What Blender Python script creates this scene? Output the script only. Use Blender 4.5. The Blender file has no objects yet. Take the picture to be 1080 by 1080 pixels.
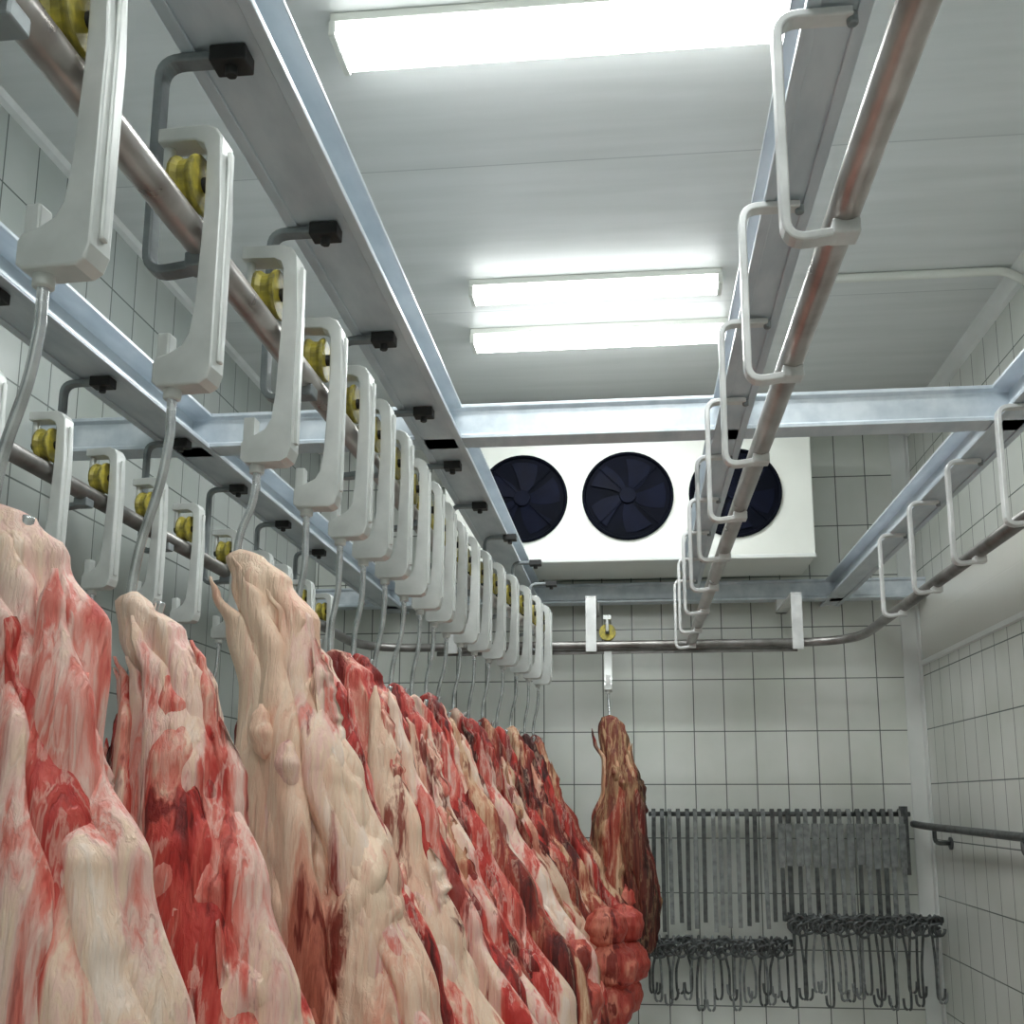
import bpy, math, random
from mathutils import Vector, Matrix, noise

ZC = 1.5            # camera height; heights below are absolute z
scn = bpy.context.scene
try:
    scn.view_settings.view_transform = 'Standard'
    scn.view_settings.look = 'None'
except Exception:
    pass

# ------------------------------------------------------------------ materials
def newmat(name):
    m = bpy.data.materials.new(name); m.use_nodes = True
    nt = m.node_tree
    b = nt.nodes['Principled BSDF']
    return m, nt, b
def N(nt, t, **kw):
    n = nt.nodes.new(t)
    for k, v in kw.items(): setattr(n, k, v)
    return n
def ramp(nt, stops, interp='LINEAR'):
    r = nt.nodes.new('ShaderNodeValToRGB'); r.color_ramp.interpolation = interp
    els = r.color_ramp.elements
    els[0].position, els[0].color = stops[0][0], (*stops[0][1], 1)
    els[1].position, els[1].color = stops[-1][0], (*stops[-1][1], 1)
    for p, c in stops[1:-1]:
        e = els.new(p); e.color = (*c, 1)
    return r
def simple(name, col, col2=None, rough=.4, metal=0., nscale=12, bump=.0, stretch=(1,1,1), spec=.5):
    m, nt, b = newmat(name)
    tc = N(nt, 'ShaderNodeTexCoord'); mp = N(nt, 'ShaderNodeMapping')
    mp.inputs['Scale'].default_value = stretch
    nt.links.new(tc.outputs['Object'], mp.inputs[0])
    no = N(nt, 'ShaderNodeTexNoise'); no.inputs['Scale'].default_value = nscale; no.inputs['Detail'].default_value = 4
    nt.links.new(mp.outputs[0], no.inputs['Vector'])
    if col2 is None: col2 = tuple(c*.75 for c in col)
    r = ramp(nt, [(.3, col2), (.65, col)])
    nt.links.new(no.outputs[0], r.inputs[0]); nt.links.new(r.outputs[0], b.inputs['Base Color'])
    b.inputs['Metallic'].default_value = metal
    b.inputs['Specular IOR Level'].default_value = spec
    rr = N(nt, 'ShaderNodeMapRange'); rr.inputs[3].default_value = max(0, rough-.1); rr.inputs[4].default_value = rough+.12
    nt.links.new(no.outputs[0], rr.inputs[0]); nt.links.new(rr.outputs[0], b.inputs['Roughness'])
    if bump:
        bu = N(nt, 'ShaderNodeBump'); bu.inputs['Strength'].default_value = bump; bu.inputs['Distance'].default_value = .01
        nt.links.new(no.outputs[0], bu.inputs['Height']); nt.links.new(bu.outputs[0], b.inputs['Normal'])
    return m

M_beam   = simple('galvanised_beam_paint', (.70,.76,.81), (.52,.59,.65), .32, .2, 5, .05, (3,1,3))
M_tube   = simple('rail_steel', (.56,.53,.51), (.32,.28,.26), .30, .75, 9, .05)
M_brk    = simple('bracket_paint_light', (.78,.79,.78), (.60,.61,.60), .35, .2, 14)
M_brkd   = simple('bracket_steel_dark', (.30,.33,.34), (.16,.18,.19), .4, .4, 14)
M_black  = simple('black_bolt', (.03,.03,.03), (.015,.015,.015), .5, .2)
M_plate  = simple('trolley_casting', (.78,.80,.78), (.60,.62,.60), .35, .25, 10, .05)
M_rod    = simple('stainless_rod', (.68,.69,.70), (.44,.45,.46), .22, .9, 30)
M_roll   = simple('yellow_roller', (.55,.46,.06), (.16,.14,.04), .4, .1, 40)
M_white  = simple('white_enamel', (.86,.88,.82), (.80,.82,.76), .4, 0, 3)
M_fan    = simple('fan_dark', (.004,.005,.011), (.002,.003,.006), .6, 0, 8, spec=.05)
M_fan2   = simple('fan_blade', (.006,.008,.020), (.004,.005,.012), .5, 0., 8, spec=.05)
M_trim   = simple('white_trim', (.84,.86,.84), (.76,.79,.76), .35, 0, 4)
M_dhook  = simple('dull_hook_steel', (.15,.16,.16), (.06,.065,.065), .45, .5, 30)
M_lhook  = simple('rack_hook_steel', (.34,.36,.36), (.16,.17,.17), .4, .4, 30)
M_rail2  = simple('rail_dark', (.30,.29,.28), (.14,.13,.12), .35, .7, 9)

def tile_mat(name, axis, band=None, c1=(.86,.88,.84), c2=(.80,.82,.78)):
    m, nt, b = newmat(name)
    tc = N(nt, 'ShaderNodeTexCoord'); sx = N(nt, 'ShaderNodeSeparateXYZ'); cb = N(nt, 'ShaderNodeCombineXYZ')
    nt.links.new(tc.outputs['Object'], sx.inputs[0])
    nt.links.new(sx.outputs[axis], cb.inputs[0]); nt.links.new(sx.outputs[2], cb.inputs[1])
    br = N(nt, 'ShaderNodeTexBrick'); br.offset = 0; br.squash = 1
    br.inputs['Scale'].default_value = 1; br.inputs['Brick Width'].default_value = .185; br.inputs['Row Height'].default_value = .320
    br.inputs['Mortar Size'].default_value = .0035; br.inputs['Mortar Smooth'].default_value = .2
    br.inputs['Color1'].default_value = (*c1, 1); br.inputs['Color2'].default_value = (*c2, 1)
    br.inputs['Mortar'].default_value = (.17,.19,.18, 1)
    nt.links.new(cb.outputs[0], br.inputs['Vector'])
    no = N(nt, 'ShaderNodeTexNoise'); no.inputs['Scale'].default_value = 1.7; no.inputs['Detail'].default_value = 4
    nt.links.new(tc.outputs['Object'], no.inputs['Vector'])
    gr = ramp(nt, [(.3, (.84,.86,.82)), (.6, (1,1,1))])
    nt.links.new(no.outputs[0], gr.inputs[0])
    mx = N(nt, 'ShaderNodeMix', data_type='RGBA', blend_type='MULTIPLY'); mx.inputs[0].default_value = 1
    nt.links.new(br.outputs['Color'], mx.inputs[6]); nt.links.new(gr.outputs[0], mx.inputs[7])
    out = mx.outputs[2]
    if band:
        gt = N(nt, 'ShaderNodeMath', operation='GREATER_THAN'); gt.inputs[1].default_value = band[0]
        lt = N(nt, 'ShaderNodeMath', operation='LESS_THAN'); lt.inputs[1].default_value = band[1]
        mu = N(nt, 'ShaderNodeMath', operation='MULTIPLY')
        nt.links.new(sx.outputs[2], gt.inputs[0]); nt.links.new(sx.outputs[2], lt.inputs[0])
        nt.links.new(gt.outputs[0], mu.inputs[0]); nt.links.new(lt.outputs[0], mu.inputs[1])
        m2 = N(nt, 'ShaderNodeMix', data_type='RGBA'); nt.links.new(mu.outputs[0], m2.inputs[0])
        nt.links.new(out, m2.inputs[6]); m2.inputs[7].default_value = (.80,.80,.74,1)
        out = m2.outputs[2]
    nt.links.new(out, b.inputs['Base Color'])
    b.inputs['Roughness'].default_value = .22
    bu = N(nt, 'ShaderNodeBump'); bu.inputs['Strength'].default_value = .4; bu.inputs['Distance'].default_value = .003; bu.invert = True
    nt.links.new(br.outputs['Fac'], bu.inputs['Height']); nt.links.new(bu.outputs[0], b.inputs['Normal'])
    return m
M_tb = tile_mat('wall_tiles_back', 0)
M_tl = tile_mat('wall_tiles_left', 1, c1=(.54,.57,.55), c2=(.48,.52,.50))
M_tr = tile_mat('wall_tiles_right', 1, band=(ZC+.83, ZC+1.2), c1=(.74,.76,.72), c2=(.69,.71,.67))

def ceil_mat():
    m, nt, b = newmat('ceiling_panels')
    tc = N(nt, 'ShaderNodeTexCoord')
    br = N(nt, 'ShaderNodeTexBrick'); br.offset = 0
    br.inputs['Scale'].default_value = 1; br.inputs['Brick Width'].default_value = 8.0; br.inputs['Row Height'].default_value = 1.15
    br.inputs['Mortar Size'].default_value = .003
    br.inputs['Color1'].default_value = (.82,.84,.83,1); br.inputs['Color2'].default_value = (.78,.80,.79,1)
    br.inputs['Mortar'].default_value = (.60,.62,.62,1)
    mp = N(nt, 'ShaderNodeMapping'); mp.inputs['Location'].default_value = (4, .0, 0)
    nt.links.new(tc.outputs['Object'], mp.inputs[0]); nt.links.new(mp.outputs[0], br.inputs['Vector'])
    no = N(nt, 'ShaderNodeTexNoise'); no.inputs['Scale'].default_value = 2; no.inputs['Detail'].default_value = 5
    mp2 = N(nt, 'ShaderNodeMapping'); mp2.inputs['Scale'].default_value = (.6, 6, 1)
    nt.links.new(tc.outputs['Object'], mp2.inputs[0]); nt.links.new(mp2.outputs[0], no.inputs['Vector'])
    g = ramp(nt, [(.3, (.9,.91,.9)), (.65, (1,1,1))]); nt.links.new(no.outputs[0], g.inputs[0])
    mx = N(nt, 'ShaderNodeMix', data_type='RGBA', blend_type='MULTIPLY'); mx.inputs[0].default_value = 1
    nt.links.new(br.outputs[0], mx.inputs[6]); nt.links.new(g.outputs[0], mx.inputs[7])
    nt.links.new(mx.outputs[2], b.inputs['Base Color']); b.inputs['Roughness'].default_value = .38
    return m
M_ceil = ceil_mat()
M_floor = simple('floor_resin', (.68,.67,.64), (.56,.54,.50), .4, 0, 4)

def emis(name, col, s):
    m, nt, b = newmat(name)
    b.inputs['Base Color'].default_value = (.9,.9,.9,1)
    b.inputs['Emission Color'].default_value = (*col, 1); b.inputs['Emission Strength'].default_value = s
    return m
M_light = emis('lamp_diffuser', (.96,1,.99), 36)
M_lside = emis('lamp_diffuser_side', (.96,1,.99), 5)

def meat_mat(name, stops, seam, dark=1., seamw=.03, cleft_shade=.36, seamf=.45):
    m, nt, b = newmat(name)
    L = nt.links.new
    tc = N(nt, 'ShaderNodeTexCoord'); oi = N(nt, 'ShaderNodeObjectInfo')
    sc = N(nt, 'ShaderNodeMath', operation='MULTIPLY'); sc.inputs[1].default_value = 37.
    L(oi.outputs['Random'], sc.inputs[0])
    add = N(nt, 'ShaderNodeVectorMath', operation='ADD'); L(tc.outputs['Object'], add.inputs[0]); L(sc.outputs[0], add.inputs[1])
    mp = N(nt, 'ShaderNodeMapping'); mp.inputs['Scale'].default_value = (12, 10, 1.5); mp.inputs['Rotation'].default_value = (0, math.radians(-13), 0)
    L(add.outputs[0], mp.inputs[0])
    wn = N(nt, 'ShaderNodeTexNoise'); wn.inputs['Scale'].default_value = .9; wn.inputs['Detail'].default_value = 5; wn.inputs['Roughness'].default_value = .55
    L(mp.outputs[0], wn.inputs['Vector'])
    sb = N(nt, 'ShaderNodeVectorMath', operation='SUBTRACT'); sb.inputs[1].default_value = (.5,.5,.5); L(wn.outputs['Color'], sb.inputs[0])
    ms = N(nt, 'ShaderNodeVectorMath', operation='SCALE'); ms.inputs['Scale'].default_value = 2.3; L(sb.outputs[0], ms.inputs[0])
    w = N(nt, 'ShaderNodeVectorMath', operation='ADD'); L(mp.outputs[0], w.inputs[0]); L(ms.outputs[0], w.inputs[1])
    vo = N(nt, 'ShaderNodeTexVoronoi'); vo.feature = 'SMOOTH_F1'; vo.inputs['Scale'].default_value = .75; vo.inputs['Smoothness'].default_value = .3; L(w.outputs[0], vo.inputs['Vector'])
    sep = N(nt, 'ShaderNodeSeparateColor'); L(vo.outputs['Color'], sep.inputs[0])
    mf = N(nt, 'ShaderNodeMapping'); mf.inputs['Scale'].default_value = (38, 38, 2.8); mf.inputs['Rotation'].default_value = (0, math.radians(-13), 0)
    L(add.outputs[0], mf.inputs[0])
    wf = N(nt, 'ShaderNodeVectorMath', operation='ADD'); L(mf.outputs[0], wf.inputs[0])
    ms2 = N(nt, 'ShaderNodeVectorMath', operation='SCALE'); ms2.inputs['Scale'].default_value = 5; L(sb.outputs[0], ms2.inputs[0]); L(ms2.outputs[0], wf.inputs[1])
    fn = N(nt, 'ShaderNodeTexNoise'); fn.inputs['Scale'].default_value = 1; fn.inputs['Detail'].default_value = 5; fn.inputs['Roughness'].default_value = .56
    L(wf.outputs[0], fn.inputs['Vector'])
    c1 = N(nt, 'ShaderNodeMath', operation='MULTIPLY_ADD'); c1.inputs[1].default_value = 1.45; c1.inputs[2].default_value = -.74
    L(fn.outputs[0], c1.inputs[0])
    c2 = N(nt, 'ShaderNodeMath', operation='ADD'); L(sep.outputs[0], c2.inputs[0]); L(c1.outputs[0], c2.inputs[1])
    r = ramp(nt, stops); L(c2.outputs[0], r.inputs[0])
    bn = N(nt, 'ShaderNodeTexNoise'); bn.inputs['Scale'].default_value = 1.1; bn.inputs['Detail'].default_value = 6; bn.inputs['Roughness'].default_value = .58
    L(w.outputs[0], bn.inputs['Vector'])
    fr = ramp(nt, [(.475,(0,0,0)),(.50,(1,1,1)),(.53,(0,0,0))]); L(bn.outputs[0], fr.inputs[0])
    fm = N(nt, 'ShaderNodeMath', operation='MULTIPLY'); fm.inputs[1].default_value = seamf; L(fr.outputs[0], fm.inputs[0])
    mx = N(nt, 'ShaderNodeMix', data_type='RGBA'); L(fm.outputs[0], mx.inputs[0]); L(r.outputs[0], mx.inputs[6]); mx.inputs[7].default_value = (*seam, 1)
    br = ramp(nt, [(cleft_shade, (.30*dark,.05*dark,.04*dark)), (cleft_shade+.06, (1*dark, .96*dark, .95*dark))]); L(bn.outputs[0], br.inputs[0])  # dark red shade painted into the colour of the clefts, low bump areas
    m3 = N(nt, 'ShaderNodeMix', data_type='RGBA', blend_type='MULTIPLY'); m3.inputs[0].default_value = .92
    L(mx.outputs[2], m3.inputs[6]); L(br.outputs[0], m3.inputs[7])
    L(m3.outputs[2], b.inputs['Base Color'])
    rg = N(nt, 'ShaderNodeMapRange'); rg.inputs[3].default_value = .34; rg.inputs[4].default_value = .66; L(fn.outputs[0], rg.inputs[0]); L(rg.outputs[0], b.inputs['Roughness'])
    h2 = N(nt, 'ShaderNodeMath', operation='MULTIPLY_ADD'); h2.inputs[1].default_value = .55; L(fn.outputs[0], h2.inputs[0]); L(bn.outputs[0], h2.inputs[2])
    bu = N(nt, 'ShaderNodeBump'); bu.inputs['Strength'].default_value = .8; bu.inputs['Distance'].default_value = .020
    L(h2.outputs[0], bu.inputs['Height']); L(bu.outputs[0], b.inputs['Normal'])
    return m
RED=(.50,.035,.028); PINK=(.76,.25,.20); CREAM=(.88,.66,.50); PALE=(.85,.56,.49); DK=(.18,.015,.012)
M_meatA = meat_mat('meat_fatty', [(.0,RED),(.18,(.66,.12,.09)),(.34,PINK),(.52,PALE),(.74,CREAM),(1,(.90,.76,.66))], (.92,.76,.66), cleft_shade=.35)
M_meatB = meat_mat('meat_red', [(.0,DK),(.26,RED),(.50,(.62,.09,.065)),(.70,(.77,.29,.22)),(.88,CREAM),(1,PALE)], (.86,.60,.50), cleft_shade=.36)
M_meatC = meat_mat('meat_aged', [(.0,(.06,.010,.008)),(.3,(.25,.022,.015)),(.55,(.40,.07,.04)),(.75,(.64,.34,.20)),(.9,(.78,.56,.37)),(1,(.60,.3,.17))], (.72,.50,.36), .95)
M_meatD = meat_mat('meat_dried', [(.0,(.03,.008,.006)),(.35,(.13,.024,.016)),(.6,(.25,.07,.036)),(.8,(.50,.32,.17)),(1,(.2,.04,.025))], (.50,.33,.18), .95)
M_tan = meat_mat('meat_tallow', [(.0,(.52,.16,.10)),(.25,(.76,.38,.27)),(.5,(.84,.57,.42)),(.85,(.88,.69,.52)),(1,(.84,.56,.42))], (.92,.78,.64), cleft_shade=.32)
M_lump = meat_mat('meat_lump', [(.0,(.36,.025,.018)),(.5,(.54,.09,.06)),(1,(.72,.28,.19))], (.7,.34,.25), seamf=.2)

# ------------------------------------------------------------------ mesh builder
class MB:
    def __init__(s): s.v=[]; s.f=[]; s.m=[]; s.sm=[]; s.mats=[]
    def mi(s, mat):
        if mat not in s.mats: s.mats.append(mat)
        return s.mats.index(mat)
    def face(s, f, mi, sm): s.f.append(f); s.m.append(mi); s.sm.append(sm)
    def box(s, x0,x1,y0,y1,z0,z1,mat):
        i=len(s.v); k=s.mi(mat)
        s.v += [(x0,y0,z0),(x1,y0,z0),(x1,y1,z0),(x0,y1,z0),(x0,y0,z1),(x1,y0,z1),(x1,y1,z1),(x0,y1,z1)]
        for f in [(0,3,2,1),(4,5,6,7),(0,1,5,4),(1,2,6,5),(2,3,7,6),(3,0,4,7)]:
            s.face(tuple(a+i for a in f), k, False)
    def prism(s, poly, axis, a0, a1, mat, org=(0,0,0)):
        i=len(s.v); n=len(poly); k=s.mi(mat)
        for a in (a0,a1):
            for p,q in poly:
                c = {'x':(a,p,q),'y':(p,a,q),'z':(p,q,a)}[axis]
                s.v.append((c[0]+org[0],c[1]+org[1],c[2]+org[2]))
        s.face(tuple(range(i,i+n)), k, False); s.face(tuple(range(i+2*n-1,i+n-1,-1)), k, False)
        for j in range(n):
            j2=(j+1)%n
            s.face((i+j2,i+j,i+n+j,i+n+j2), k, False)
    def sweep(s, pts, prof, mat, smooth=True, up=(0,1,0), radii=None):
        pts=[Vector(p) for p in pts]; n=len(prof); k=s.mi(mat); i=len(s.v); up=Vector(up)
        for j,p in enumerate(pts):
            a=pts[max(0,j-1)]; b=pts[min(len(pts)-1,j+1)]; t=(b-a).normalized()
            u=up - t*up.dot(t)
            if u.length<1e-4: u=Vector((1,0,0))-t*t.x
            u.normalize(); w=t.cross(u)
            r = radii[j] if radii else 1
            for (q1,q2) in prof: s.v.append(tuple(p+u*q1*r+w*q2*r))
        for j in range(len(pts)-1):
            for q in range(n):
                q2=(q+1)%n
                s.face((i+j*n+q,i+j*n+q2,i+(j+1)*n+q2,i+(j+1)*n+q), k, smooth)
        s.face(tuple(range(i+n-1,i-1,-1)), k, False)
        e=i+(len(pts)-1)*n; s.face(tuple(range(e,e+n)), k, False)
    def rod(s, pts, r, mat, n=12, up=(0,1,0), radii=None):
        s.sweep(pts, [(r*math.cos(2*math.pi*a/n), r*math.sin(2*math.pi*a/n)) for a in range(n)], mat, True, up, radii)
    def obj(s, name, parent=None, loc=None, bevel=0):
        me=bpy.data.meshes.new(name); off=Vector(loc) if loc else Vector((0,0,0))
        me.from_pydata([tuple(Vector(v)-off) for v in s.v],[],s.f)
        for m in s.mats: me.materials.append(m)
        me.polygons.foreach_set('material_index', s.m); me.polygons.foreach_set('use_smooth', s.sm); me.update()
        o=bpy.data.objects.new(name, me); scn.collection.objects.link(o); o.location=off
        if parent: o.parent=parent
        if bevel:
            b=o.modifiers.new('bevel','BEVEL'); b.width=bevel; b.segments=2; b.limit_method='ANGLE'; b.angle_limit=math.radians(50)
        return o
def fillet(pts, r, n=5):
    pts=[Vector(p) for p in pts]; out=[pts[0]]
    for i in range(1,len(pts)-1):
        a=(pts[i-1]-pts[i]); b=(pts[i+1]-pts[i]); rr=min(r,a.length*.49,b.length*.49)
        p0=pts[i]+a.normalized()*rr; p1=pts[i]+b.normalized()*rr
        for k in range(n+1):
            t=k/n; out.append(p0*(1-t)**2+pts[i]*2*t*(1-t)+p1*t*t)
    out.append(pts[-1]); return out
def spline(pts, n=8):
    P=[Vector(p) for p in pts]; P=[P[0]*2-P[1]]+P+[P[-1]*2-P[-2]]; out=[]
    for i in range(1,len(P)-2):
        for k in range(n):
            t=k/n; a,b,c,d=P[i-1],P[i],P[i+1],P[i+2]
            out.append(.5*((2*b)+(c-a)*t+(2*a-5*b+4*c-d)*t*t+(3*b-a-3*c+d)*t**3))
    out.append(P[-2]); return out

# ------------------------------------------------------------------ room
XL,XR,YB,YF,ZT = -2.05,1.74,6.5,-2.0,ZC+2.30
def slab(name,x0,x1,y0,y1,z0,z1,mat):
    b=MB(); b.box(x0,x1,y0,y1,z0,z1,mat); return b.obj(name)
slab('floor',XL-.1,XR+.1,YF-.1,YB+.1,-.1,0,M_floor)
slab('ceiling',XL-.1,XR+.1,YF-.1,YB+.1,ZT,ZT+.1,M_ceil)
slab('wall_back',XL-.1,XR+.1,YB,YB+.1,0,ZT,M_tb)
slab('wall_front',XL-.1,XR+.1,YF-.1,YF,0,ZT,M_tb)
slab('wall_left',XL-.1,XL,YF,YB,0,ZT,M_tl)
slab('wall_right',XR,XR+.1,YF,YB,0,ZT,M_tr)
b=MB(); b.box(XR-.10,XR,YB-.012,YB,0,ZT,M_trim); b.box(XR-.012,XR,YB-.07,YB-.012,0,ZT,M_trim); b.obj('trim_1',bevel=.003)
b=MB(); b.prism([(XR,ZT),(XR-.06,ZT),(XR-.05,ZT-.02),(XR-.02,ZT-.05),(XR,ZT-.06)],'y',YF,YB-.08,M_trim); b.obj('trim_2')
b=MB(); b.prism([(XR,ZC+.80),(XR-.014,ZC+.805),(XR-.014,ZC+.83),(XR,ZC+.835)],'y',YF,YB-.08,M_trim); b.obj('trim_3')
b=MB(); b.prism([(XL,ZT),(XL+.03,ZT),(XL+.02,ZT-.02),(XL,ZT-.03)],'y',YF,YB,M_ceil); b.obj('trim_4')
b=MB(); b.rod(fillet([(XR-.005,4.40,ZT-.075),(XR-.09,4.40,ZT-.020),(.85,4.40,ZT-.020),(.85,4.40,ZT)],.04),.019,M_white,10)
b.obj('ceiling_conduit')

# ------------------------------------------------------------------ beams
BZ0,BZ1 = ZC+1.19, ZC+1.31
def ibeam(name, c, w, along, a0, a1, z0=BZ0, z1=BZ1, t=.011, mat=M_beam):
    p=[(c-w/2,z0),(c+w/2,z0),(c+w/2,z0+t),(c+.006,z0+t*1.6),(c+.006,z1-t*1.6),(c+w/2,z1-t),(c+w/2,z1),(c-w/2,z1),(c-w/2,z1-t),(c-.006,z1-t*1.6),(c-.006,z0+t*1.6),(c-w/2,z0+t)]
    b=MB(); b.prism(p, along, a0, a1, mat)
    b.box(c+w/2-.022,c+w/2+.001,a0+.001,a1-.001,z0-.006,z0-.0005,mat); b.box(c-w/2-.001,c-w/2+.022,a0+.001,a1-.001,z0-.006,z0-.0005,mat)
    return b.obj(name, bevel=.002)
ibeam('steel_beam',-.63,.15,'y',YF,YB)
ibeam('steel_beam',.33,.10,'y',YF,5.9)
ibeam('steel_beam',1.22,.12,'y',YF,YB)
ibeam('steel_beam',-1.50,.15,'y',YF,YB)
def cross(name, y, z0=BZ0, z1=BZ1, x0=XL, x1=XR):
    p=[(y-.05,z0),(y+.05,z0),(y+.05,z0+.012),(y-.03,z0+.016),(y-.03,z1-.016),(y+.05,z1-.012),(y+.05,z1),(y-.05,z1),(y-.05,z1-.012),(y-.036,z1-.02),(y-.036,z0+.02),(y-.05,z0+.012)]
    b=MB(); b.prism(p,'x',x0,x1,M_beam); return b.obj(name,bevel=.002)
cross('cross_beam',3.33)
cross('cross_beam',6.30)

# ------------------------------------------------------------------ rails with brackets
TZ = ZC+.85
XT1,XT2,XT3,XT4=-.655,.32,1.20,-1.52
def x1(y):                      # the loaded rail swings gently toward the aisle at its far end
    t=max(0,min(1,(y-3.6)/2.1)); return XT1+.19*t*t*(3-2*t)
def bar_prof(w,t): return [(-w/2,-t/2),(w/2,-t/2),(w/2,t/2),(-w/2,t/2)]
def bracket(b, x, y, mat, clamp, side=-1):
    d=.085*side
    pts=fillet([(x-.35*d,y,BZ0-.014),(x+d,y,BZ0-.014),(x+d,y,TZ-.045),(x+.01,y,TZ-.032)],.035,6)
    b.sweep(pts, bar_prof(.030,.014), mat, False, up=(0,1,0))
    b.box(x-.02,x+.02,y-.02,y+.02,TZ-.042,TZ-.018,mat)
    if clamp:
        b.box(x-.35*d-.03,x-.35*d+.03,y-.022,y+.022,BZ0-.030,BZ0-.002,M_black)
        b.rod([(x-.35*d,y,BZ0-.045),(x-.35*d,y,BZ0-.02)],.011,M_black,6,up=(1,0,0))
    else:
        b.rod([(x-.35*d,y,BZ0-.03),(x-.35*d,y,BZ0-.01)],.010,M_brkd,6,up=(1,0,0))
def rail(name, path, ys, xb, matT, matB, clamp):
    e=bpy.data.objects.new(name,None); scn.collection.objects.link(e)
    b=MB(); b.rod(path,.024,matT,20,up=(0,0,1)); b.obj('rail_tube',e)
    if ys:
        b=MB()
        for y in ys: bracket(b,xb(y),y,matB,clamp)
        b.obj('hanger_brackets',e,bevel=.003)
    return e
YS=[1.44+.52*i for i in range(-6,9)]
rail('overhead_rail',[(x1(y),y,TZ) for y in [YF+.01,0,2,3.5]+[3.6+.1*k for k in range(22)]],YS,x1,M_tube,M_brkd,True)
rail('overhead_rail',[(XT2,YF+.01,TZ),(XT2,5.70,TZ)],YS,lambda y:XT2,M_tube,M_brk,False)
YB2=5.73
path=fillet([(XT3,YF+.01,TZ),(XT3,YB2,TZ),(XT4,YB2,TZ),(XT4,YF+.01,TZ)],.34,14)
e=rail('perimeter_rail',path,[],None,M_rail2,M_brk,False)
b=MB()
for y in [y+.13 for y in YS if y<5]:
    bracket(b,XT3,y,M_brk,False)
b.obj('hanger_brackets',e,bevel=.003)
b=MB()
for y in [y+.2 for y in YS if y<5]:
    bracket(b,XT4,y,M_brkd,True)
b.obj('hanger_brackets_left',e,bevel=.003)
b=MB()
for x in (-.225,.895,-1.0):
    b.box(x-.03,x+.03,YB2-.034,YB2-.026,TZ-.04,TZ+.26,M_brk)
    b.box(x-.03,x+.03,YB2-.034,YB2+.57,TZ+.26,TZ+.272,M_brk)
    b.box(x-.03,x+.03,YB2+.52,YB2+.57,TZ+.26,BZ0,M_brk)
b.box(-1.1,.9,YB2+.03,YB2+.04,TZ-.045,TZ-.02,M_rail2)
b.obj('rail_straps',e,bevel=.002)

# ------------------------------------------------------------------ trolley hooks
def trolley(name, x, y, drop, rot=0., lean=0.):
    b=MB()
    out=[(-.050,.160),(.028,.160),(.045,.152),(.054,.137),(.060,.02),(.058,-.232),(.052,-.250),(.040,-.257),(-.026,-.257),(-.034,-.250),(-.034,-.222),(-.028,-.212),(-.008,-.206),(.010,-.196),(.020,-.178),(.026,-.13),(.032,.02),(.031,.112),(.025,.128),(.012,.135),(-.050,.137)]
    b.prism(out,'y',-.021,.021,M_plate)
    b.box(-.034,-.014,-.012,.012,-.225,-.170,M_plate)
    b.box(.057,.064,-.007,.007,-.22,.12,M_plate)
    b.rod([(-.040,0,.15),(-.040,0,.07)],.009,M_plate,8)
    rp=[(-.020,.030),(-.020,.046),(-.014,.046),(-.006,.040),(.006,.040),(.014,.046),(.020,.046),(.020,.030)]
    n=20; i=len(b.v); k=b.mi(M_roll)
    for a in range(n):
        an=2*math.pi*a/n
        for px,r in rp: b.v.append((px, r*math.cos(an), .070+r*math.sin(an)))
    m=len(rp)
    for a in range(n):
        a2=(a+1)%n
        for q in range(m-1): b.face((i+a*m+q,i+a*m+q+1,i+a2*m+q+1,i+a2*m+q),k,False)
    b.face(tuple(i+a*m for a in range(n)),k,False); b.face(tuple(i+a*m+m-1 for a in range(n-1,-1,-1)),k,False)
    b.rod([(-.045,0,.070),(.036,0,.070)],.012,M_black,10,up=(0,0,1))
    z=-.25; X=-.010; D=drop
    pts=spline([(X,0,z+.03),(X,0,z-.05),(X,0,z-.25*D),(X-.005+lean*.3,-.003,z-.48*D),(X-.022+lean*.7,-.006,z-.76*D),(X-.026+lean,-.010,z-D),
                (X-.022+lean,-.012,z-D-.03),(X-.008+lean,-.012,z-D-.05),(X+.012+lean,-.012,z-D-.042),(X+.022+lean,-.012,z-D-.01)],6)
    b.rod(pts,.0070,M_rod,10)
    b.rod([(X,0,z+.012),(X,0,z-.022)],.013,M_plate,10)
    o=b.obj(name,bevel=.003); o.location=(x,y,TZ); o.rotation_euler=(0,0,rot); return o

random.seed(4)
# (y, rod drop, rod lean, carcass side shift)
front=[(1.05,.285,-.0,.036),(1.39,.315,-.01,.050),(1.74,.17,.01,.07),(2.03,.27,.01,.045),(2.28,.27,.01,.05),(2.49,.25,.01,.05),(2.72,.29,.01,.05),(2.96,.27,0,.05),(3.19,.28,0,.05),(3.42,.25,0,.05),(3.66,.28,0,.05),(3.9,.26,0,.05),(4.13,.28,0,.04),(4.36,.26,0,.04),(4.6,.28,0,.03),(4.85,.26,0,.03),(5.1,.28,0,.03),(5.36,.27,0,.02)]
hooks=[]
for i,(y,dr,ln,sh) in enumerate(front):
    ln += random.uniform(-.010,.010)
    trolley('trolley_hook',x1(y),y,dr,random.uniform(-.08,.08)-(.12 if y>4 else 0),ln)
    hooks.append((x1(y)-.028+ln, y-.012, TZ-.25-dr-.035, sh))
hooks2=[]
for i in range(11):
    y=2.15+i*.31+random.uniform(-.04,.04)
    if y>5.2: break
    dr=random.uniform(.24,.33)
    trolley('trolley_hook',XT4,y,dr,random.uniform(-.2,.2),0)
    hooks2.append((XT4-.03,y-.01,TZ-.25-dr-.045))
trolley('trolley_hook',-.135,YB2,.17,math.radians(90),0)

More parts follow.
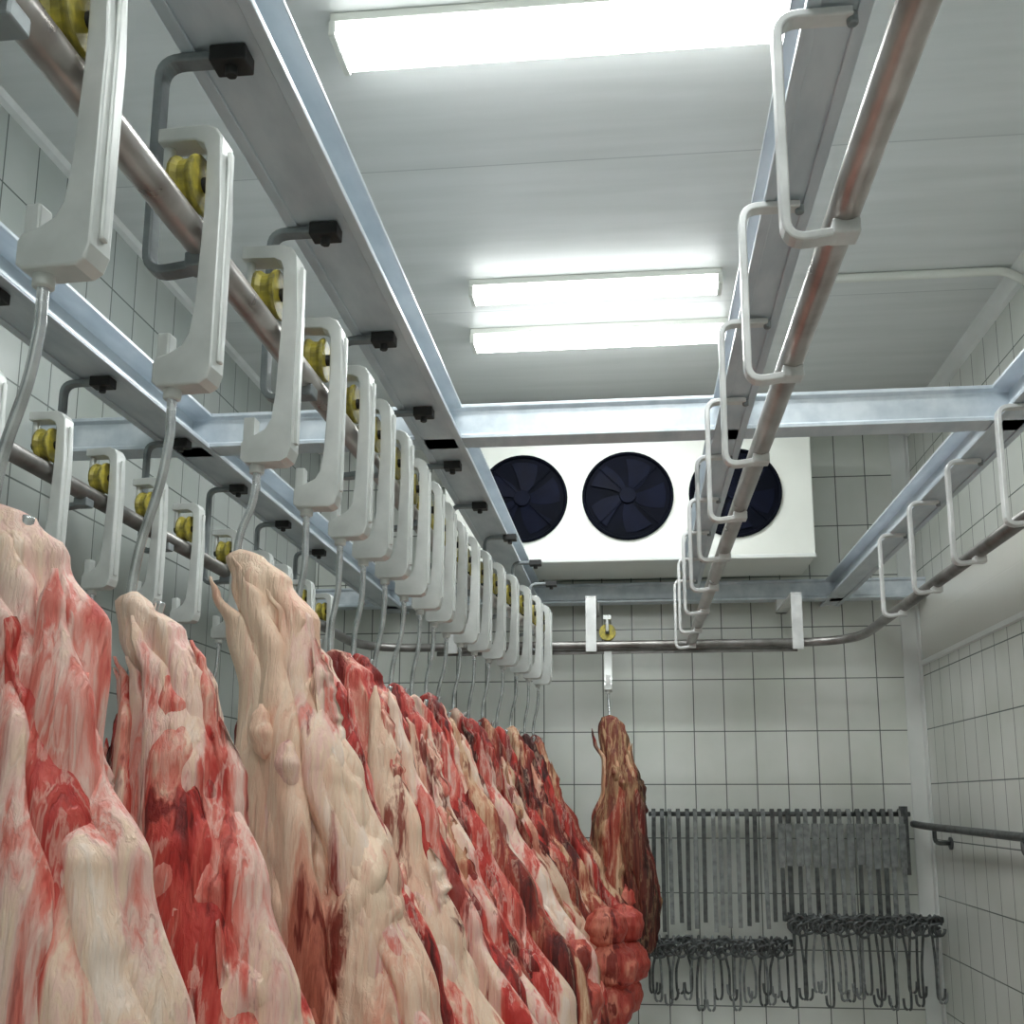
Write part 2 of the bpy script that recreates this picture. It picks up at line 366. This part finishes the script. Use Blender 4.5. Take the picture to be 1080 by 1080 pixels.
# ------------------------------------------------------------------ carcasses
def interp(tab,t):
    for i in range(len(tab)-1):
        if t<=tab[i+1][0]:
            a,b=tab[i],tab[i+1]; u=(t-a[0])/(b[0]-a[0]); u=max(0,u); u=u*u*(3-2*u)
            return [a[k]+(b[k]-a[k])*u for k in range(1,len(a))]
    return list(tab[-1][1:])
def lobe(b, tab, seed, mat, nu=56, nv=110, amp=.022, rot=0., tws=.25, ribs=0.):
    d0,d1=tab[0][0],tab[-1][0]; i=len(b.v); k=b.mi(mat); cr,sr=math.cos(rot),math.sin(rot)
    for j in range(nv+1):
        d=d0+(d1-d0)*j/nv
        cx,cy,wx,wy=interp(tab,d)
        tw=tws*math.sin(d*3+seed)
        cx+=.010*noise.noise(Vector((seed*3,d*4,0)))*min(1,wx/.02)
        for a in range(nu):
            an=2*math.pi*a/nu
            ca,sa=math.cos(an),math.sin(an)
            e=.85
            ux=math.copysign(abs(ca)**e,ca)*wx; uy=math.copysign(abs(sa)**e,sa)*wy
            p=Vector((ux,uy,-d))
            q=Vector((ux*11+seed*7.3+d*2.2, uy*11+seed*3.1, -d*1.3))
            n1=noise.noise(q)
            n2=1-abs(noise.noise(q*2.3+Vector((5,2,9))))*2.6
            n3=noise.noise(Vector((ux*42+seed+d*8,uy*42,-d*3)))
            wsc=min(1,(min(wx,wy))/.06)
            dis=amp*wsc*(1.0*n1+.8*(n2-.5)+.40*n3)
            if ribs:
                g=max(0,min(1,(d-.36)/.1))*max(0,min(1,(1.0-d)/.1))
                dis+=ribs*g*(abs(math.sin((d*1.0+ux*.9)*math.pi/.045*.5+n1))-.5)
            r=Vector((ca,sa,0)); p+=r*dis
            x=p.x*math.cos(tw)-p.y*math.sin(tw); y=p.x*math.sin(tw)+p.y*math.cos(tw)
            b.v.append((cx+x*cr-y*sr, cy+x*sr+y*cr, p.z+.010*wsc*noise.noise(q*1.7)))
    for j in range(nv):
        for a in range(nu):
            a2=(a+1)%nu
            b.face((i+j*nu+a,i+(j+1)*nu+a,i+(j+1)*nu+a2,i+j*nu+a2),k,True)
    b.face(tuple(i+a for a in range(nu)),k,True)
    e=i+nv*nu; b.face(tuple(e+a for a in range(nu-1,-1,-1)),k,True)

def sheet(b, x0, y0, d0, L, w0, seed, mat, dirx=1, nv=70, nu=12, slope=.2):
    """thin ragged flap of cut flesh / membrane with a torn free edge"""
    k=b.mi(mat); i=len(b.v)
    for s_ in (0,1):
        for j in range(nv+1):
            t=j/nv; d=d0+L*t
            env=math.sin(math.pi*min(1,t*1.02)**.7)
            edge=w0*max(.02,env)*(.75+.55*noise.noise(Vector((seed,t*7,0)))+.25*noise.noise(Vector((seed+4,t*26,0))))
            for a in range(nu+1):
                u=a/nu
                x=x0+slope*L*t**1.3+dirx*edge*u
                wv=.020*noise.noise(Vector((u*1.5+seed,t*4,seed)))+.012*noise.noise(Vector((u*4,t*11+seed,3)))
                y=y0+wv*(.3+u)+.03*u*u-(.0045*(1-u*.6) if s_==0 else 0)
                b.v.append((x,y,-d+.01*u))
    n=nu+1; off=(nv+1)*n
    for j in range(nv):
        for a in range(nu):
            p=i+j*n+a
            b.face((p,p+n,p+n+1,p+1),k,True); p+=off; b.face((p,p+1,p+n+1,p+n),k,True)
    for j in range(nv):
        for a in (0,nu):
            p=i+j*n+a
            b.face((p,p+n,p+n+off,p+off) if a==0 else (p,p+off,p+n+off,p+n),k,True)

def carcass(pos, seed, mats, q=1., flare=1., thin=1., L=1.28, lumps=False, topw=1., wide=1., dx=0.):
    R=random.Random(seed*13+5); b=MB()
    j=lambda s: R.uniform(-s,s)
    nu=int(60*q); nv=int(110*q)
    s=L/1.28
    main=[(-.04,0,0,.005,.005),(-.028,.0,0,.020*topw,.018),(.02,.004,0,.032*topw,.030),(.10,.010,0,.038*topw,.036),(.22,.026,0,.060,.056),(.38,.055,.0,.088,.082),
          (.58,.10*flare,0,.112,.092),(.80,.165*flare,0,.137,.10),(1.0,.22*flare,0,.155,.105),(1.18,.22*flare,0,.14,.095),(1.27,.21*flare,0,.08,.06),(1.30,.21*flare,0,.01,.01)]
    main=[(d*s if d>0 else d,a+dx*min(1,max(0,d+.03)/.12),c,w*wide,t*thin) for d,a,c,w,t in main]
    lobe(b,main,seed*1.7+.3,mats[0],nu,int(nv*1.3),.022,ribs=.010)
    ns=8
    for n in range(ns):
        f=-.95+1.9*n/(ns-1)+j(.08)
        t0=(-.01+j(.03)+.06*abs(f)+ (R.random()**2)*.26)
        ln=R.uniform(.85,1.15) if n%2 else R.uniform(.40,.9)
        wmax=R.uniform(.022,.044)*wide
        sl=j(.25)+.15
        tab=[]
        for u in [0,.03,.09,.2,.38,.56,.74,.9,1.0]:
            d=t0+ln*u
            m=interp(main,min(d,1.27*s))
            an=max(-1.5,min(1.5,(f*(.8+.3*u)+sl*u)*1.5))
            spread=1+.9*max(0,.18-d)/.18
            px=m[0]+m[2]*math.sin(an)*.97*spread
            py=-m[3]*math.cos(an)*.92
            if u==0 : w,t=.002,.002
            elif u==.03: w,t=.008,.006
            else:
                w=wmax*min(1,.40+u*1.8)*(1-.5*max(0,u-.7)/.3); t=w*.55
            if u==1.0: w,t=.006,.005
            tab.append((d,px,py,w,t))
        lobe(b,tab,seed*2.9+n*4.7,mats[(n*2+seed)%len(mats)],int(26*q),int(84*q),.010,rot=f*1.1,tws=.4)
    t0=.08+j(.05)
    fl=[(t0,.046+j(.01),-.03,.003,.003),(t0+.04,.052,-.033,.013,.010),(t0+.16,.072,-.035,.032,.020),(t0+.32,.110*flare,-.035,.044,.026),(t0+.55,.19*flare,-.035,.058,.032),(t0+.8,.29*flare,-.03,.072,.038),(t0+1.0,.31*flare,-.03,.065,.038),(t0+1.12,.31*flare,-.03,.006,.006)]
    fl=[(d,a+dx,c*thin,w,t) for d,a,c,w,t in fl]
    lobe(b,fl,seed*2.9+4,mats[1],int(36*q),int(90*q),.012,rot=.3+j(.3))
    # torn flaps along the cut
    nvs=int(90*q)
    for n in range(4):
        d0=.10+.13*n+j(.05); m=interp(main,d0+.1); f=j(.6)+.15
        an=f*1.5
        sheet(b, m[0]+m[2]*math.sin(an), -m[3]*math.cos(an)*1.0-.006, d0, R.uniform(.35,.6), R.uniform(.03,.055), seed*1.3+n, mats[(n+seed+1)%3], dirx=1 if R.random()<.65 else -1, nv=nvs, nu=8, slope=.12+.1*flare)
    kd=.30+j(.08)
    for kk in range(2):
        k0=kd+.05*kk; ky=-.088*thin; kx=.01+.035*kk+j(.01)
        kn=[(k0,kx,ky,.003,.003),(k0+.02,kx,ky,.016,.012),(k0+.045,kx+.004,ky-.004,.021,.016),(k0+.075,kx+.008,ky,.015,.012),(k0+.09,kx+.01,ky,.003,.003)]
        kn=[(d,a+dx,c,w,t) for d,a,c,w,t in kn]
        lobe(b,kn,seed*5.1+kk,mats[1] if kk else mats[0],22,18,.009)
    if lumps:
        for (dd,xx,rr) in lumps:
            r=[(dd-rr,xx,-.03,.004,.004),(dd-rr*.85,xx,-.03,rr*.52,rr*.45),(dd-rr*.4,xx,-.03,rr*.92,rr*.75),(dd,xx,-.03,rr,rr*.85),(dd+rr*.5,xx,-.03,rr*.85,rr*.7),(dd+rr*.9,xx,-.03,rr*.4,rr*.35),(dd+rr,xx,-.03,.004,.004)]
            lobe(b,r,seed+xx*9+dd,M_lump,32,26,.008)
    o=b.obj('hanging_meat_carcass'); o.location=pos; o.rotation_euler=(0,0,j(.10))
    return o
A,Bm,C,D,T=M_meatA,M_meatB,M_meatC,M_meatD,M_tan
cfg=[ (A,A,Bm),(A,Bm,A),(T,A,T),(A,Bm,A),(Bm,T,A),(Bm,A,Bm),(Bm,T,C),(Bm,A,C),(Bm,A,Bm),(Bm,C,A),(C,A,Bm),(Bm,A,C),(Bm,C,A),(C,T,Bm),(Bm,C,C),(C,C,T),(C,Bm,C),(C,C,C)]
for i,h in enumerate(hooks):
    q=1.35 if i<4 else (1.0 if i<8 else .65)
    fl=.88+.055*i if i<10 else 1.4
    if i==0: fl=.75
    lum=False
    if i==11: lum=[(.86,.44,.085),(.99,.46,.09),(1.11,.42,.085)]
    if i==13: lum=[(.80,.50,.085),(.94,.53,.10),(1.09,.51,.10),(1.2,.42,.09)]
    if i==15: lum=[(.84,.50,.09),(1.0,.52,.10),(1.14,.50,.09)]
    wd=1.
    if i==0: wd=1.15
    if i==1: wd=1.1
    if i==2: wd=1.05
    carcass((h[0],h[1],h[2]),i+1,cfg[i],q,fl,1.0,1.28,lum,topw=1.7 if i in(0,2,4) else 1.15,wide=wd,dx=h[3])
for i,h in enumerate(hooks2):
    if i>2: carcass(h,i+40,(C,Bm,C),.45,.5)
carcass((-.125,YB2-.045,TZ-.25-.17-.01),77,(D,D,C),.8,.2,1.0,1.25,[(.93,.05,.10)],topw=1.8,wide=1.2,dx=.01)

# ------------------------------------------------------------------ evaporator
ex0,ex1,ey0,ey1,ez0,ez1=-1.06,1.015,5.72,6.20,ZC+1.325,ZC+2.12
root=bpy.data.objects.new('evaporator_unit',None); scn.collection.objects.link(root)
b=MB(); b.box(ex0,ex1,ey0,ey1,ez0,ez1,M_white)
b.box(ex0-.004,ex1+.004,ey0-.006,ey0+.02,ez0-.004,ez0+.02,M_trim)
b.obj('casing',root,bevel=.006)
b=MB()
for x in (ex0+.15,ex1-.15):
    b.box(x-.02,x+.02,ey0+.1,ey0+.14,ez1,ZT,M_brk); b.box(x-.02,x+.02,ey1-.14,ey1-.1,ez1,ZT,M_brk)
b.obj('hangers',root)
for n,fx in enumerate((-.61,-.01,.59)):
    cz=ZC+1.70; b=MB(); k=b.mi(M_fan); R0=.25; ns=48
    def ring(r,y):
        i=len(b.v)
        for a in range(ns): b.v.append((fx+r*math.cos(2*math.pi*a/ns),y,cz+r*math.sin(2*math.pi*a/ns)))
        return i
    rs=[ring(R0+.008,ey0-.001),ring(R0+.006,ey0-.016),ring(R0-.006,ey0-.018),ring(R0-.012,ey0-.003)]
    for p,q in zip(rs[:-1],rs[1:]):
        for a in range(ns): b.face((p+a,p+(a+1)%ns,q+(a+1)%ns,q+a),k,True)
    b.face(tuple(rs[-1]+a for a in range(ns-1,-1,-1)),k,False)
    k2=b.mi(M_fan2)
    for m in range(5):
        a0=m*2*math.pi/5+n; i=len(b.v)
        for s_ in range(7):
            r=.05+.165*s_/6
            for w_ in range(4):
                a=a0+(w_/3-.5)*(.95-.25*s_/6)+.25*s_/6
                b.v.append((fx+r*math.cos(a),ey0-.006-.008*(w_/3),cz+r*math.sin(a)))
        for s_ in range(6):
            for w_ in range(3): b.face((i+s_*4+w_,i+s_*4+w_+1,i+(s_+1)*4+w_+1,i+(s_+1)*4+w_),k2,True)
    b.rod([(fx,ey0-.003,cz),(fx,ey0-.022,cz)],.045,M_fan2,24,up=(0,0,1))
    for m in range(4):
        a=m*math.pi/2+.78; b.rod([(fx+.05*math.cos(a),ey0-.026,cz+.05*math.sin(a)),(fx+R0*math.cos(a),ey0-.018,cz+R0*math.sin(a))],.0018,M_fan,5)
    b.obj('fan_%d'%(n+1),root)

# ------------------------------------------------------------------ lamps
def batten(x0,x1_,y,w=.10):
    r=bpy.data.objects.new('ceiling_batten_light',None); scn.collection.objects.link(r)
    b=MB(); b.box(x0-.02,x1_+.02,y-w*.5,y+w*.5,ZT-.03,ZT,M_white); b.obj('housing',r,bevel=.004)
    b=MB(); z1=ZT-.03; z0=ZT-.075
    b.prism([(y-w/2,z1),(y-w/2,z0+.012),(y+w/2,z0+.012),(y+w/2,z1)],'x',x0,x1_,M_lside)
    b.prism([(y-w/2,z0+.0115),(y-w/2+.010,z0),(y+w/2-.010,z0),(y+w/2,z0+.0115)],'x',x0,x1_,M_light)
    b.obj('diffuser',r)
    b=MB(); b.box(x0-.022,x0-.0005,y-w*.53,y+w*.53,z0-.003,z1,M_white); b.box(x1_+.0005,x1_+.022,y-w*.53,y+w*.53,z0-.003,z1,M_white); b.obj('end_caps',r,bevel=.004)
batten(-.84,.50,2.74,.17)
batten(-.68,.40,4.34,.11)
batten(-.75,.47,4.84,.13)
batten(-.7,.6,1.2,.17)  # added fixture above the frame, out of view, to brighten the near carcasses
batten(-.7,.6,-.8,.17)  # added unseen fixture behind the camera, extra light for the near meat

# ------------------------------------------------------------------ hook rack on back wall
rk=bpy.data.objects.new('hook_rack',None); scn.collection.objects.link(rk)
random.seed(9)
yr=YB-.10; YW=YB-.002
b=MB()
b.rod([(.08,yr,ZC-.075),(1.60,yr,ZC-.075)],.014,M_dhook,10,up=(0,0,1))
b.rod([(.84,yr-.10,ZC-.66),(1.72,yr-.10,ZC-.66)],.018,M_dhook,10,up=(0,0,1))
b.rod([(.04,yr,ZC-.80),(.9,yr,ZC-.80)],.012,M_dhook,10,up=(0,0,1))
for x in (.2,.9,1.58):
    b.box(x-.015,x+.015,yr,YW,ZC-.09,ZC-.06,M_dhook)
for x in (.9,1.60): b.box(x-.015,x+.015,yr-.10,YW,ZC-.675,ZC-.645,M_dhook)
b.box(.1,.13,yr,YW,ZC-.81,ZC-.79,M_dhook)
b.box(1.54,1.58,yr-.03,yr+.01,ZC-.42,ZC-.03,M_dhook)
b.obj('rack_bars',rk)
b=MB()
n=30
for i in range(n):
    x=.11+i*1.43/(n-1)+random.uniform(-.005,.005); ln=random.uniform(.60,.68); dy=random.uniform(-.012,.012)
    m=M_lhook if random.random()<.5 else M_dhook
    pts=[(x,yr+.022+dy,ZC-.085),(x,yr+.016,ZC-.058),(x,yr,ZC-.048),(x,yr-.018,ZC-.060),(x,yr-.022+dy,ZC-.10),(x+random.uniform(-.008,.008),yr-.022+dy,ZC-.08-ln)]
    b.sweep(pts,bar_prof(.024,.007),m,False,up=(1,0,0))
    if i>14 : b.box(x-.019,x+.019,yr-.036+dy,yr-.026+dy,ZC-.36-random.random()*.03,ZC-.13,M_lhook)
b.obj('strap_hooks',rk)
b=MB()
NH=44
for i in range(NH):
    x=.06+i*1.62/(NH-1)+random.uniform(-.008,.008)
    left = x<.86
    y0 = yr if left else yr-.10; z0 = ZC-.80 if left else ZC-.66
    ln=random.uniform(.26,.36) if left else random.uniform(.36,.46)
    m=M_lhook if random.random()<.55 else M_dhook
    sgn=random.choice((-1,1)); dx=random.uniform(-.02,.02)
    pts=spline([(x,y0+.02,z0-.03),(x,y0+.022,z0+.005),(x,y0,z0+.024),(x,y0-.024,z0+.0),(x,y0-.024,z0-.08),(x+dx,y0-.024,z0-ln*.6),(x+dx,y0-.024,z0-ln),(x+dx+.012*sgn,y0-.024,z0-ln-.03),(x+dx+.036*sgn,y0-.024,z0-ln-.02),(x+dx+.042*sgn,y0-.024,z0-ln+.03)],4)
    b.rod(pts,.0075,m,7,up=(1,0,0))
    for kk in range(2):
        cx=x+.01*kk; oz=-.03*kk+random.uniform(-.015,.015)
        c=[(cx+.030*math.cos(t),y0-.034-.012*kk+.006*t/6,z0-.02+oz+.034*math.sin(t)) for t in [k*.6+kk for k in range(10)]]
        b.rod(c,.0085,M_dhook,6,up=(0,1,0))
b.obj('s_hooks',rk)

# side bar on the right
b=MB()
b.rod(spline([(1.60,yr-.06,ZC-.13),(1.62,6.0,ZC-.14),(1.66,4.5,ZC-.155),(1.66,4.2,ZC-.155)],6),.020,M_dhook,12,up=(0,0,1))
for y in (6.1,4.75):
    b.rod(fillet([(XR-.001,y,ZC-.23),(1.65,y,ZC-.23),(1.65,y,ZC-.16)],.03),.012,M_dhook,8,up=(0,1,0))
    b.rod([(XR-.001,y,ZC-.23),(XR-.012,y,ZC-.23)],.035,M_dhook,16,up=(0,1,0))
b.obj('side_hanging_bar')

# ------------------------------------------------------------------ world, camera
w=bpy.data.worlds.new('world'); scn.world=w; w.use_nodes=True
w.node_tree.nodes['Background'].inputs[0].default_value=(.8,.85,.9,1); w.node_tree.nodes['Background'].inputs[1].default_value=.3
cam=bpy.data.cameras.new('camera'); co=bpy.data.objects.new('camera',cam); scn.collection.objects.link(co)
cam.sensor_width=36; cam.lens=1100/1080*36; cam.shift_x=-20/1080; cam.shift_y=105/1080; cam.clip_start=.02
co.location=(0,0,ZC); co.rotation_euler=(math.radians(90+10.3),0,math.radians(5.6))
scn.camera=co
